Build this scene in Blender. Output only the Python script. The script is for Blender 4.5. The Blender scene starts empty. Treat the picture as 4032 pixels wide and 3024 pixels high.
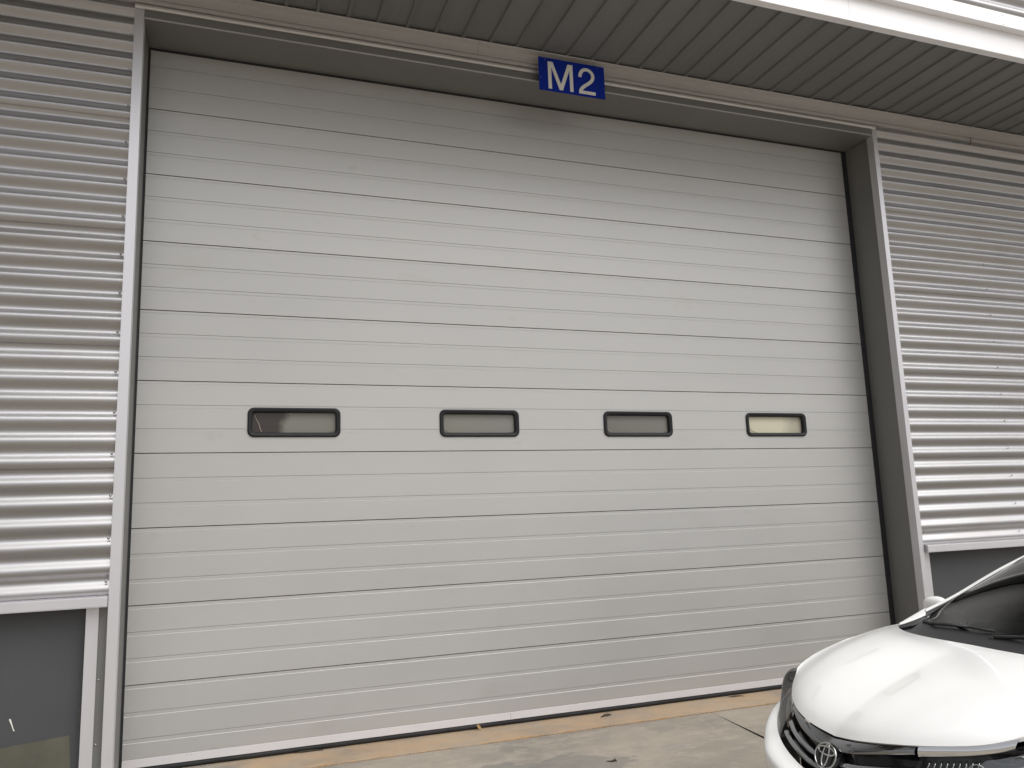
import bpy, bmesh, math, random
import numpy as np
from mathutils import Matrix, Vector
random.seed(7)
C = bpy.context.scene.collection
S = bpy.context.scene
R = math.radians

# ------------------------------------------------------------------ camera
CX, CY, CZ = 0.591826, -5.877596, 1.534930
yaw, pitch, roll, fpx = 0.348228, 0.158247, -0.0346515, 3110.767
fw = Vector((math.sin(yaw)*math.cos(pitch), math.cos(yaw)*math.cos(pitch), math.sin(pitch)))
rt = Vector((math.cos(yaw), -math.sin(yaw), 0)); up = rt.cross(fw)
rt2 = rt*math.cos(roll)+up*math.sin(roll); up2 = -rt*math.sin(roll)+up*math.cos(roll)
cam = bpy.data.objects.new('camera', bpy.data.cameras.new('camera')); C.objects.link(cam)
cam.matrix_world = Matrix(((rt2.x, up2.x, -fw.x, CX), (rt2.y, up2.y, -fw.y, CY), (rt2.z, up2.z, -fw.z, CZ), (0, 0, 0, 1)))
cam.data.sensor_width = 36; cam.data.lens = 36*fpx/4032
cam.data.clip_start = 0.05; cam.data.clip_end = 2000
S.camera = cam

# ------------------------------------------------------------------ world, sun, exposure
SUN_EL, SUN_AZ = R(61), R(142)      # high behind the camera, veiled by cloud
w = bpy.data.worlds.new('World'); S.world = w; w.use_nodes = True
nt = w.node_tree; nt.nodes.clear()
sky = nt.nodes.new('ShaderNodeTexSky'); sky.sky_type = 'NISHITA'; sky.sun_disc = False
sky.sun_elevation = SUN_EL; sky.sun_rotation = SUN_AZ; sky.dust_density = 4.0; sky.air_density = 1.0
hs = nt.nodes.new('ShaderNodeHueSaturation'); hs.inputs['Saturation'].default_value = 0.14
bg = nt.nodes.new('ShaderNodeBackground'); bg.inputs['Strength'].default_value = 0.105
wo = nt.nodes.new('ShaderNodeOutputWorld')
nt.links.new(sky.outputs[0], hs.inputs['Color']); nt.links.new(hs.outputs[0], bg.inputs['Color']); nt.links.new(bg.outputs[0], wo.inputs[0])
sl = bpy.data.lights.new('sun', 'SUN'); sl.energy = 1.4; sl.angle = R(70); sl.color = (1.0, 0.985, 0.965)
sun = bpy.data.objects.new('sun', sl); C.objects.link(sun)
sd = Vector((math.sin(SUN_AZ)*math.cos(SUN_EL), math.cos(SUN_AZ)*math.cos(SUN_EL), math.sin(SUN_EL)))
sun.rotation_euler = sd.to_track_quat('Z', 'Y').to_euler(); sun.location = (0, -10, 20)
S.view_settings.view_transform = 'Standard'; S.view_settings.look = 'None'
S.view_settings.exposure = 0.76; S.view_settings.gamma = 1.0
S.view_settings.use_curve_mapping = False

# ------------------------------------------------------------------ materials
def mat(name, col, rough=0.5, metal=0.0, var=0.0, vscale=3.0, stretch=(1, 1, 1), bump=0.0, bscale=60.0, rvar=0.0, spec=0.5, coat=0.0, dirt=None, dscale=1.3, damt=0.5, dlo=0.55, dhi=0.75, specks=None, objvar=0):
    m = bpy.data.materials.new(name); m.use_nodes = True
    n = m.node_tree.nodes; l = m.node_tree.links; p = n['Principled BSDF']
    p.inputs['Base Color'].default_value = (*col, 1); p.inputs['Roughness'].default_value = rough
    p.inputs['Metallic'].default_value = metal; p.inputs['Specular IOR Level'].default_value = spec
    if coat: p.inputs['Coat Weight'].default_value = coat; p.inputs['Coat Roughness'].default_value = 0.03
    tc = n.new('ShaderNodeTexCoord'); mp = n.new('ShaderNodeMapping'); mp.inputs['Scale'].default_value = stretch
    l.new(tc.outputs['Object'], mp.inputs[0])
    out = None
    if var:
        t = n.new('ShaderNodeTexNoise'); t.inputs['Scale'].default_value = vscale; t.inputs['Detail'].default_value = 8; t.inputs['Roughness'].default_value = 0.6
        l.new(mp.outputs[0], t.inputs['Vector'])
        r = n.new('ShaderNodeMapRange'); r.inputs['From Min'].default_value = 0.3; r.inputs['From Max'].default_value = 0.7
        r.inputs['To Min'].default_value = 1-var; r.inputs['To Max'].default_value = 1+var*0.6
        l.new(t.outputs['Fac'], r.inputs['Value'])
        x = n.new('ShaderNodeVectorMath'); x.operation = 'SCALE'; x.inputs[0].default_value = col
        l.new(r.outputs[0], x.inputs['Scale']); out = x.outputs[0]
        if rvar:
            r2 = n.new('ShaderNodeMapRange'); r2.inputs['From Min'].default_value = 0.3; r2.inputs['From Max'].default_value = 0.7
            r2.inputs['To Min'].default_value = rough-rvar; r2.inputs['To Max'].default_value = rough+rvar
            l.new(t.outputs['Fac'], r2.inputs['Value']); l.new(r2.outputs[0], p.inputs['Roughness'])
    if dirt:
        t = n.new('ShaderNodeTexNoise'); t.inputs['Scale'].default_value = dscale; t.inputs['Detail'].default_value = 10; t.inputs['Roughness'].default_value = 0.65
        l.new(mp.outputs[0], t.inputs['Vector'])
        r = n.new('ShaderNodeMapRange'); r.inputs['From Min'].default_value = dlo; r.inputs['From Max'].default_value = dhi
        r.inputs['To Max'].default_value = damt
        l.new(t.outputs['Fac'], r.inputs['Value'])
        mx = n.new('ShaderNodeMixRGB'); mx.inputs[1].default_value = (*col, 1); mx.inputs[2].default_value = (*dirt, 1)
        if out: l.new(out, mx.inputs[1])
        l.new(r.outputs[0], mx.inputs[0]); out = mx.outputs[0]
    if objvar:      # sheets and panels differ a little from one another
        oi = n.new('ShaderNodeObjectInfo'); r = n.new('ShaderNodeMapRange'); r.inputs['To Min'].default_value = 1-objvar; r.inputs['To Max'].default_value = 1+objvar
        l.new(oi.outputs['Random'], r.inputs['Value']); x = n.new('ShaderNodeVectorMath'); x.operation = 'SCALE'; l.new(out, x.inputs[0]); l.new(r.outputs[0], x.inputs['Scale']); out = x.outputs[0]
    if specks:      # small scuffs and flecks
        for sc, lo, hi, am in ((6, .635, .76, .26), (31, .68, .74, .6)):
            t = n.new('ShaderNodeTexNoise'); t.inputs['Scale'].default_value = sc; t.inputs['Detail'].default_value = 6; t.inputs['Roughness'].default_value = 0.7
            l.new(mp.outputs[0], t.inputs['Vector'])
            r = n.new('ShaderNodeMapRange'); r.inputs['From Min'].default_value = lo; r.inputs['From Max'].default_value = hi; r.inputs['To Max'].default_value = am
            l.new(t.outputs['Fac'], r.inputs['Value'])
            mx = n.new('ShaderNodeMixRGB'); mx.inputs[2].default_value = (*specks, 1); l.new(out, mx.inputs[1]); l.new(r.outputs[0], mx.inputs[0]); out = mx.outputs[0]
    if out: l.new(out, p.inputs['Base Color'])
    if bump:
        t = n.new('ShaderNodeTexNoise'); t.inputs['Scale'].default_value = bscale; t.inputs['Detail'].default_value = 4
        l.new(mp.outputs[0], t.inputs['Vector'])
        b = n.new('ShaderNodeBump'); b.inputs['Strength'].default_value = bump; b.inputs['Distance'].default_value = 0.002
        l.new(t.outputs['Fac'], b.inputs['Height']); l.new(b.outputs[0], p.inputs['Normal'])
    return m

M = {}
M['door'] = mat('door_paint', (0.495, 0.488, 0.474), 0.45, 0.45, var=0.035, vscale=1.5, stretch=(0.5, 1, 1), bump=0.10, bscale=90, rvar=0.03, dirt=(0.36, 0.30, 0.22), dscale=2.6, damt=0.22, dlo=0.60, dhi=0.80, specks=(.22, .17, .12), objvar=.025)
M['corr'] = mat('galvanised_sheet', (0.41, 0.402, 0.405), 0.34, 0.74, var=0.08, vscale=2.0, stretch=(0.5, 1, 3), bump=0.10, bscale=25, rvar=0.06, dirt=(0.30, 0.27, 0.23), dscale=1.6, damt=0.35, specks=(.16, .13, .10), objvar=.04)
M['trim'] = mat('silver_trim', (0.67, 0.662, 0.685), 0.42, 0.62, var=0.05, vscale=2, stretch=(1, 1, .4), bump=0.04, dirt=(0.40, 0.37, 0.33), damt=0.25)
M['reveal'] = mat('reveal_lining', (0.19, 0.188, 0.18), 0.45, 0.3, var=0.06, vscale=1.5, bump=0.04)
M['flash'] = mat('flashing_sheet', (0.50, 0.482, 0.47), 0.45, 0.3, var=0.07, vscale=2, stretch=(.3, 1, 1), bump=0.03, dirt=(0.33, 0.30, 0.27), damt=0.3)
M['roll'] = mat('roll_sheet', (0.62, 0.60, 0.585), 0.35, 0.35, var=.08, vscale=2, stretch=(.4, 1, 1))  # lighter than the cladding, so the wave over the head looks lit
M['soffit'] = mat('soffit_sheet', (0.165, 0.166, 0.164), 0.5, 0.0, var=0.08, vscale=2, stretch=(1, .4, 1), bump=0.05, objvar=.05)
M['fascia'] = mat('fascia_paint', (0.86, 0.85, 0.86), 0.4, 0.1, var=0.03, vscale=1)
M['plinth'] = mat('plinth_paint', (0.062, 0.064, 0.068), 0.6, var=0.12, vscale=1.6, bump=0.25, bscale=40)
M['patch'] = mat('bare_patch', (0.095, 0.09, 0.068), 0.7, var=0.2, vscale=6, bump=0.2, bscale=40)
M['black'] = mat('black_rubber', (0.016, 0.016, 0.018), 0.6, var=0.3, vscale=6, bump=0.1)
M['seal'] = mat('dusty_rubber', (0.022, 0.023, 0.026), 0.62, var=0.5, vscale=9, stretch=(.4, 1, 1), bump=0.2)
M['gap'] = mat('dark_void', (0.01, 0.01, 0.01), 0.9)
M['alu'] = mat('aluminium_rail', (0.47, 0.445, 0.44), 0.4, 0.2, var=0.05, vscale=2, bump=0.05, dirt=(0.55, 0.42, 0.32), dscale=.8, damt=0.3)
M['frame'] = mat('window_frame', (0.016, 0.0165, 0.019), 0.5, spec=.3, var=0.2, vscale=8, bump=0.1, dirt=(.12, .11, .10), dscale=6, damt=.25)
M['screw'] = mat('screw_steel', (0.35, 0.34, 0.33), 0.3, 0.9)
M['bead'] = mat('sealant', (0.50, 0.42, 0.33), 0.6)
M['blue'] = mat('sign_blue', (0.004, 0.022, 0.27), 0.7, spec=0.15, var=0.06, vscale=5)
M['white'] = mat('sign_white', (0.72, 0.71, 0.66), 0.5)
M['leaf'] = mat('dry_leaf', (0.30, 0.19, 0.07), 0.7, var=.3, vscale=40)
M['twig'] = mat('twig_bark', (0.05, 0.04, 0.03), 0.9)
# panes of the door windows: yellowed, hazy acrylic; reflection and brightness painted into the end ones
def pane_mat(name, a, b, split, soft):
    m = mat(name, a, 0.16, spec=0.5, bump=0.3, bscale=9)
    n = m.node_tree.nodes; l = m.node_tree.links; p = n['Principled BSDF']
    tc = n.new('ShaderNodeTexCoord'); sx = n.new('ShaderNodeSeparateXYZ'); l.new(tc.outputs['Object'], sx.inputs[0])
    t = n.new('ShaderNodeTexNoise'); t.inputs['Scale'].default_value = 9; t.inputs['Detail'].default_value = 5; l.new(tc.outputs['Object'], t.inputs['Vector'])
    ad = n.new('ShaderNodeMath'); ad.operation = 'MULTIPLY_ADD'; ad.inputs[1].default_value = 0.16; l.new(t.outputs['Fac'], ad.inputs[0]); l.new(sx.outputs['X'], ad.inputs[2])
    r = n.new('ShaderNodeMapRange'); r.inputs['From Min'].default_value = split-soft+0.08; r.inputs['From Max'].default_value = split+soft+0.08
    l.new(ad.outputs[0], r.inputs['Value'])
    mx = n.new('ShaderNodeMixRGB'); mx.inputs[1].default_value = (*a, 1); mx.inputs[2].default_value = (*b, 1)
    l.new(r.outputs[0], mx.inputs[0]); l.new(mx.outputs[0], p.inputs['Base Color'])
    return m
PANES = [pane_mat('pane_a', (0.045, 0.035, 0.03), (0.20, 0.195, 0.165), -0.07, 0.03),  # dark reflection painted over the left part of the pane
         pane_mat('pane_b', (0.22, 0.215, 0.18), (0.22, 0.215, 0.19), 0, .2),
         pane_mat('pane_c', (0.17, 0.165, 0.14), (0.19, 0.185, 0.16), 0, .2),
         pane_mat('pane_d', (0.60, 0.56, 0.42), (0.30, 0.275, 0.215), 0.18, .12)]  # light in this window put into a cream base colour

def concrete(name, paint):
    m = bpy.data.materials.new(name); m.use_nodes = True
    n = m.node_tree.nodes; l = m.node_tree.links; p = n['Principled BSDF']; p.inputs['Roughness'].default_value = 0.85
    tc = n.new('ShaderNodeNewGeometry')
    def noise(s, d=8, rgh=0.6, st=(1, 1, 1)):
        mp = n.new('ShaderNodeMapping'); mp.inputs['Scale'].default_value = st; l.new(tc.outputs['Position'], mp.inputs[0])
        t = n.new('ShaderNodeTexNoise'); t.inputs['Scale'].default_value = s; t.inputs['Detail'].default_value = d; t.inputs['Roughness'].default_value = rgh
        l.new(mp.outputs[0], t.inputs['Vector']); return t.outputs['Fac']
    def rng(v, a, b, c, d):
        r = n.new('ShaderNodeMapRange'); r.inputs['From Min'].default_value = a; r.inputs['From Max'].default_value = b
        r.inputs['To Min'].default_value = c; r.inputs['To Max'].default_value = d; l.new(v, r.inputs['Value']); return r.outputs[0]
    def mix(f, a, b, bt='MIX'):
        x = n.new('ShaderNodeMixRGB'); x.blend_type = bt
        for i, v in ((0, f), (1, a), (2, b)):
            if isinstance(v, tuple): x.inputs[i].default_value = (*v, 1)
            elif isinstance(v, float): x.inputs[i].default_value = v
            else: l.new(v, x.inputs[i])
        return x.outputs[0]
    c = mix(rng(noise(1.1, 10, .68), .35, .68, 0, 1), (0.295, 0.258, 0.208), (0.180, 0.162, 0.140))
    c = mix(rng(noise(5, 10, .7, (1, 2.0, 1)), .48, .62, 0, .55), c, (0.335, 0.295, 0.238))
    c = mix(rng(noise(2.6, 12, .7, (.6, 1.6, 1)), .60, .66, 0, .5), c, (0.19, 0.185, 0.185))
    c = mix(rng(noise(55, 3, .6), .68, .76, 0, .5), c, (0.13, 0.12, 0.11))
    # one large worn stain in front of the door, plus paler scuffs
    vm = n.new('ShaderNodeVectorMath'); vm.operation = 'SUBTRACT'; vm.inputs[1].default_value = (2.55, -0.98, -0.08); l.new(tc.outputs['Position'], vm.inputs[0])
    vs = n.new('ShaderNodeVectorMath'); vs.operation = 'MULTIPLY'; vs.inputs[1].default_value = (1.6, 4.2, 0); l.new(vm.outputs[0], vs.inputs[0])
    vl = n.new('ShaderNodeVectorMath'); vl.operation = 'LENGTH'; l.new(vs.outputs[0], vl.inputs[0])
    na = n.new('ShaderNodeMath'); na.operation = 'MULTIPLY_ADD'; na.inputs[1].default_value = -2.6; l.new(noise(3.5, 12, .72, (.7, 1.4, 1)), na.inputs[0]); l.new(vl.outputs['Value'], na.inputs[2])
    c = mix(rng(na.outputs[0], -.42, -.52, 0, .55), c, (0.125, 0.12, 0.115))
    c = mix(rng(noise(14, 8, .65, (.35, 1.3, 1)), .62, .70, 0, .45), c, (0.36, 0.33, 0.285))
    c = mix(rng(noise(90, 2, .5), .70, .76, 0, .7), c, (0.07, 0.065, 0.06))
    if paint:
        sx = n.new('ShaderNodeSeparateXYZ'); l.new(tc.outputs['Position'], sx.inputs[0])
        pa = rng(noise(3.4, 12, .7), .33, .62, .12, .80)
        # the paint begins at a slanting edge left of the door's middle
        ma = n.new('ShaderNodeMath'); ma.operation = 'MULTIPLY_ADD'; ma.inputs[1].default_value = 0.9; l.new(sx.outputs['Y'], ma.inputs[0]); l.new(sx.outputs['X'], ma.inputs[2])
        st = rng(ma.outputs[0], 0.50, 0.62, 0, 1)
        f = n.new('ShaderNodeMath'); f.operation = 'MULTIPLY'; l.new(pa, f.inputs[0]); l.new(st, f.inputs[1])
        em_ = n.new('ShaderNodeMath'); em_.operation = 'MULTIPLY'; l.new(rng(sx.outputs['Y'], -0.340, -0.352, 0, 1), em_.inputs[0]); l.new(rng(noise(2.3, 9, .7), .42, .60, 0, .9), em_.inputs[1]); edge = em_.outputs[0]
        pc = mix(edge, (0.39, 0.265, 0.155), (0.42, 0.24, 0.09))
        c = mix(f.outputs[0], c, pc)
        c = mix(rng(noise(9, 6, .6, (.5, 2.2, 1)), .64, .72, 0, .6), c, (0.22, 0.20, 0.18))
    l.new(c, p.inputs['Base Color'])
    b = n.new('ShaderNodeBump'); b.inputs['Strength'].default_value = 0.5; b.inputs['Distance'].default_value = 0.004
    l.new(noise(38, 8, .7), b.inputs['Height']); l.new(b.outputs[0], p.inputs['Normal'])
    return m
M['conc'] = concrete('weathered_concrete', False)
M['concp'] = concrete('painted_concrete', True)
M['carwhite'] = mat('car_white', (0.80, 0.80, 0.79), 0.28, coat=1.0)
M['chrome'] = mat('chrome', (0.72, 0.72, 0.73), 0.07, 1.0)
M['darkchrome'] = mat('dark_chrome', (0.27, 0.275, 0.285), 0.10, 1.0)
M['gloss'] = mat('gloss_black', (0.012, 0.012, 0.014), 0.12)
M['plastic'] = mat('black_plastic', (0.022, 0.022, 0.024), 0.5, bump=.1, bscale=200)
M['interior'] = mat('interior_cloth', (0.028, 0.028, 0.03), 0.8)
M['interior2'] = mat('interior_light', (0.16, 0.16, 0.155), 0.8)
M['tyre'] = mat('tyre', (0.025, 0.025, 0.026), 0.8)
M['rim'] = mat('rim', (0.5, 0.5, 0.52), 0.3, 0.8)
M['reflector'] = mat('lamp_reflector', (0.75, 0.75, 0.73), 0.12, 1.0, bump=.3, bscale=120)
M['housing'] = mat('lamp_housing', (0.05, 0.05, 0.052), 0.35)
M['amber'] = mat('lamp_strip', (0.50, 0.44, 0.34), 0.3)
M['red'] = mat('tail_red', (0.35, 0.01, 0.01), 0.15)
def glass(name, tint, base=0.04):
    m = bpy.data.materials.new(name); m.use_nodes = True
    n = m.node_tree.nodes; l = m.node_tree.links; n.clear()
    o = n.new('ShaderNodeOutputMaterial'); mx = n.new('ShaderNodeMixShader'); tr = n.new('ShaderNodeBsdfTransparent'); g = n.new('ShaderNodeBsdfGlossy')
    tr.inputs[0].default_value = (*tint, 1); g.inputs['Roughness'].default_value = 0.02
    lw = n.new('ShaderNodeFresnel'); lw.inputs['IOR'].default_value = 1.5
    l.new(lw.outputs[0], mx.inputs[0]); l.new(tr.outputs[0], mx.inputs[1]); l.new(g.outputs[0], mx.inputs[2]); l.new(mx.outputs[0], o.inputs[0])
    return m
M['wglass'] = glass('windscreen_glass', (0.33, 0.42, 0.38))
M['sglass'] = glass('tinted_glass', (0.10, 0.12, 0.115))
M['lens'] = glass('lamp_lens', (0.86, 0.87, 0.86))

# ------------------------------------------------------------------ helpers
def mesh(name, V, F, m, parent=None, smooth=False, loc=None):
    me = bpy.data.meshes.new(name); me.from_pydata([tuple(map(float, v)) for v in V], [], [tuple(int(i) for i in f) for f in F])
    me.materials.append(m)
    if smooth:
        me.polygons.foreach_set('use_smooth', [True]*len(me.polygons))
    me.update()
    o = bpy.data.objects.new(name, me); C.objects.link(o)
    if parent: o.parent = parent
    if loc: o.location = loc
    return o
def empty(name, loc, rz=0):
    o = bpy.data.objects.new(name, None); C.objects.link(o); o.location = loc; o.rotation_euler = (0, 0, rz); o.empty_display_size = .1
    return o
def tag(o, label=None, cat=None, group=None, kind=None):
    if label: o['label'] = label
    if cat: o['category'] = cat
    if group: o['group'] = group
    if kind: o['kind'] = kind
    return o
class MB:
    def __init__(s): s.V = []; s.F = []
    def add(s, V, F):
        b = len(s.V); s.V += [tuple(v) for v in V]; s.F += [tuple(b+i for i in f) for f in F]; return s
    def box(s, x0, x1, y0, y1, z0, z1):
        return s.add([(x0, y0, z0), (x1, y0, z0), (x1, y1, z0), (x0, y1, z0), (x0, y0, z1), (x1, y0, z1), (x1, y1, z1), (x0, y1, z1)],
                     [(0, 3, 2, 1), (4, 5, 6, 7), (0, 1, 5, 4), (1, 2, 6, 5), (2, 3, 7, 6), (3, 0, 4, 7)])
    def tube(s, pts, r, n=8, closed=False, ry=None):
        P = [Vector(p) for p in pts]; k = len(P); rs = r if isinstance(r, (list, tuple)) else [r]*k; V = []; F = []
        u0 = None
        for i, p in enumerate(P):
            if closed: t = (P[(i+1) % k]-P[i-1]).normalized()
            else: t = (P[min(i+1, k-1)]-P[max(i-1, 0)]).normalized()
            if u0 is None:
                u0 = t.orthogonal().normalized()
            u0 = (u0-t*u0.dot(t)).normalized(); v0 = t.cross(u0)
            for j in range(n):
                a = 2*math.pi*j/n; V.append(p+(u0*math.cos(a)+v0*math.sin(a))*rs[i])
        for i in range(k if closed else k-1):
            for j in range(n):
                a = i*n+j; b = i*n+(j+1) % n; c = ((i+1) % k)*n+(j+1) % n; d = ((i+1) % k)*n+j; F.append((a, b, c, d))
        if not closed: F += [tuple(reversed(range(n))), tuple(range((k-1)*n, k*n))]
        return s.add(V, F)
    def build(s, name, m, parent=None, smooth=False, bevel=0):
        o = mesh(name, s.V, s.F, m, parent, smooth)
        if bevel:
            bm = bmesh.new(); bm.from_mesh(o.data)
            bmesh.ops.bevel(bm, geom=bm.edges[:], offset=bevel, segments=2, affect='EDGES', profile=.6)
            bm.to_mesh(o.data); bm.free()
        return o
def box(name, x0, x1, y0, y1, z0, z1, m, parent=None, bevel=0):
    return MB().box(x0, x1, y0, y1, z0, z1).build(name, m, parent, bevel=bevel)
def extrude_profile(prof, xs, closed=False):
    """prof = list of (y,z); swept along x"""
    V = []; F = []; n = len(prof)
    for x in xs: V += [(x, y, z) for y, z in prof]
    for i in range(len(xs)-1):
        for j in range(n if closed else n-1):
            F.append((i*n+j, (i+1)*n+j, (i+1)*n+(j+1) % n, i*n+(j+1) % n))
    if closed: F += [tuple(range(n)), tuple(reversed(range((len(xs)-1)*n, len(xs)*n)))]
    return V, F
def domed_screw():
    V = [(0, -0.0045, 0)]; F = []
    for r, y in ((0.0030, -0.0032), (0.0042, -0.0018), (0.005, 0.001), (0.008, 0.001), (.008, .003)):
        for j in range(8):
            a = j*math.pi/4; V.append((r*math.cos(a), y, r*math.sin(a)))
    for j in range(8): F.append((0, 1+j, 1+(j+1) % 8))
    for k in range(4):
        for j in range(8): F.append((1+k*8+j, 9+k*8+j, 9+k*8+(j+1) % 8, 1+k*8+(j+1) % 8))
    me = bpy.data.meshes.new('screw'); me.from_pydata(V, [], F); me.materials.append(M['screw'])
    me.polygons.foreach_set('use_smooth', [True]*len(me.polygons)); return me
SCREW = domed_screw()
def screw(loc, parent, s=1.0, rot=(0, 0, 0)):
    o = bpy.data.objects.new('screw', SCREW); C.objects.link(o); o.parent = parent; o.location = loc; o.scale = (s, s, s); o.rotation_euler = rot
    return o

# ------------------------------------------------------------------ ground
GZ = -0.042
def gz(y):   # the yard falls gently away from the door
    if y > -0.36: return GZ
    if y > -2.1: return GZ-0.006 + (y+0.36)/(1.74)*0.102
    return -0.150
g = MB()
ys = [-400, -60, -14.0]
g.add([(-400, -400, -.17), (400, -400, -.17), (400, 60, -.17), (-400, 60, -.17)], [(0, 1, 2, 3)])
tag(g.build('ground', M['conc']), kind='structure')
pave = empty('pavement', (0, 0, 0)); tag(pave, kind='structure')
yj = [-0.372, -4.2, -8.1, -12.0, -16.0, -20]
xj = [4.13+3.6*k for k in range(-6, 6)]
for i in range(len(xj)-1):
    for j in range(len(yj)-1):
        x0, x1 = xj[i]+.0013, xj[i+1]-.0013; y1, y0 = yj[j]-.003, yj[j+1]+.003
        yy = [y0]+[y for y in (-2.6, -2.1, -1.6) if y0 < y < y1]+[y1]
        prof = [(y, gz(y)) for y in yy]+[(yy[-1], gz(yy[-1])-.05), (yy[0], gz(yy[0])-.05)]
        V, F = extrude_profile(prof, [x0, x1], True)
        F = [tuple(reversed(f)) for f in F]
        mesh('concrete_slab', V, F, M['conc'], pave)
# threshold slab with a broken front edge
V = []; F = []; n = 900; X0, X1 = -0.07, 6.42
rs = random.Random(3); e = 0; e2 = 0
for i in range(n+1):
    x = X0+(X1-X0)*i/n
    e = e*0.72+rs.uniform(-.0028, .0028); e2 = .97*e2+rs.uniform(-.0022, .0022)
    ye = -0.358+e+e2*.5
    V += [(x, 0.5, GZ), (x, -0.25, GZ), (x, ye+.006, GZ), (x, ye, GZ-.003), (x, ye-.003+abs(e)*.3, GZ-.03)]
for i in range(n):
    for k in range(4):
        a = i*5+k; F.append((a, a+1, a+6, a+5))
thr = mesh('threshold', V, F, M['concp']); tag(thr, kind='structure')
box('yard_edge', -20, -0.07, -.372, 0, -.2, GZ-.004, M['conc'])['kind'] = 'structure'
box('yard_edge', 6.42, 20, -.372, 0, -.2, GZ-.004, M['conc'])['kind'] = 'structure'
# crumbs of broken concrete along the edge
cr_ = MB(); rs = random.Random(11)
for i in range(260):
    x = rs.uniform(-.05, 6.3); y = -.366+rs.gauss(0, .010)-abs(rs.gauss(0, .01))*(rs.random() < .3); s = rs.uniform(.0015, .0055); z = gz(y if y < -.372 else -.38)
    if y > -.362: z = GZ
    V = [(x+rs.uniform(-s, s)*1.4, y+rs.uniform(-s, s), z+(rs.uniform(.3, 1)*s if k > 3 else -.002)) for k in range(8)]
    a = rs.uniform(0, 3.14)
    V = [(x+s*math.cos(a+k*1.57)*(1.2 if k < 4 else .7), y+s*math.sin(a+k*1.57)*(1 if k < 4 else .6), z+(0 if k < 4 else s*rs.uniform(.5, 1.1))) for k in range(8)]
    cr_.add(V, [(4, 5, 6, 7), (0, 1, 5, 4), (1, 2, 6, 5), (2, 3, 7, 6), (3, 0, 4, 7)])
tag(cr_.build('concrete_crumbs', M['conc']), 'small crumbs of broken concrete along the orange threshold edge', 'rubble', kind='stuff')

# ------------------------------------------------------------------ warehouse
W = empty('warehouse', (3, 0, GZ)); tag(W, 'silver corrugated warehouse wall with ribbed canopy around the big door', 'warehouse')
W.location = (0, 0, 0)
XL, XR = -9.0, 16.0
JL, JR = -0.074, 6.420           # outer edges of the jamb trims
PER = 0.1305; ZC = 2.832; AMP = 0.0155; Y0 = -0.3420
def corr(name, x0, x1, z0, z1, lap=.0035, xs=None, y0=Y0, per=PER, zc=ZC, amp=AMP, back=0.03):
    nz = max(8, int((z1+back-z0)/per*14)); prof = []
    for i in range(nz+1):
        z = z0+(z1+back-z0)*i/nz; t = (z-z0)/(z1-z0)
        th = 2*math.pi*(z-zc)/per; c = math.cos(th)
        prof.append((y0-amp*c-lap*(1-t), z))
    prof = [(prof[0][0]+.002, prof[0][1])]+prof
    nx = max(2, int((x1-x0)/.35)); X = [x0+(x1-x0)*i/nx for i in range(nx+1)]
    V, F = extrude_profile(prof, X)
    ph = 1.3
    V = [(x, y+.0012*math.sin(x*2.1+ph)+.0008*math.sin(x*5.3+z*3+ph), z+.0012*math.sin(x*1.7+ph)) for x, y, z in V]
    return mesh(name, V, F, M['corr'], W, True)
LAPS = [1.105, 1.878, 2.661, 3.445, 4.231, 5.0281]
for k in range(5):
    a, b = LAPS[k], LAPS[k+1]
    bk = 0.03 if k < 4 else 0.0
    L = corr('corrugated_sheet', XL, JL-.001, a, b, back=bk)
    Rr = corr('corrugated_sheet', JR+.001, XR, a, b, back=bk)
    for z in [2.754+.261*i for i in range(-7, 10)]:
        if a < z <= b:
            screw((-0.092+.002*math.sin(z*9), -0.3535, z), L)
            for xx in (-1.3, -2.5): screw((xx, -0.3535, z), L)
            for xx in (7.63, 8.85): screw((xx, -0.3535, z-.008), Rr)
corr('corrugated_sheet', XL, XR, 5.0284, 5.14, back=0, lap=.001, amp=.014, y0=-.342)
prof = [(-.335, 5.041)]+[(-.347-.021*math.sin(math.pi*i/12), 5.064-.0225*math.cos(math.pi*i/12)) for i in range(13)]+[(-.335, 5.0865)]
V, F = extrude_profile(prof, [JL+6.494*i/20 for i in range(21)]); mesh('closure_roll', V, F, M['roll'], W, True)  # added half-round standing in for the brightly lit wave of the sheet
# solid wall behind the sheets, reveals and head
box('inner_wall', XL, JL+.01, -.31, -.05, 1.06, 5.6, M['gap'], W)
box('inner_wall', JR-.01, XR, -.31, -.05, 1.06, 5.6, M['gap'], W)
box('inner_wall', JL+.01, JR-.01, -.31, -.05, 5.07, 5.6, M['gap'], W)
# jamb trims: flange + reveal lining
JY = -0.370
box('jamb_trim', JL, -.0135, JY, -.29, -.2, 5.031, M['trim'], W, bevel=.0015)
box('jamb_trim', 6.368, JR, JY, -.29, -.2, 5.031, M['trim'], W, bevel=.0015)
box('reveal_lining', -.040, -.0155, JY+.003, .04, -.2, 4.973, M['reveal'], W)
box('reveal_lining', 6.3705, 6.40, JY+.003, .04, -.2, 4.973, M['reveal'], W)
box('reveal_lining', -.0125, 6.367, JY+.006, .06, 4.9745, 5.0, M['reveal'], W)
box('head_trim', -.0125, 6.367, JY+.001, -.30, 4.981, 5.040, M['reveal'], W, bevel=.0015)
box('head_lip', -.0125, 6.367, JY-.0005, JY+.010, 4.9735, 4.9795, M['flash'], W)
# sill flashings under the sheets
for a, b in ((XL, JL-.003), (6.437, XR)):
    prof = [(-.30, 1.112), (-.398, 1.100), (-.400, 1.098), (-.400, 1.046), (-.397, 1.046), (-.397, 1.04), (-.30, 1.04)]
    V, F = extrude_profile(prof, [a, b], True); mesh('sill_flashing', V, [tuple(reversed(f)) for f in F], M['trim'], W)
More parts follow.
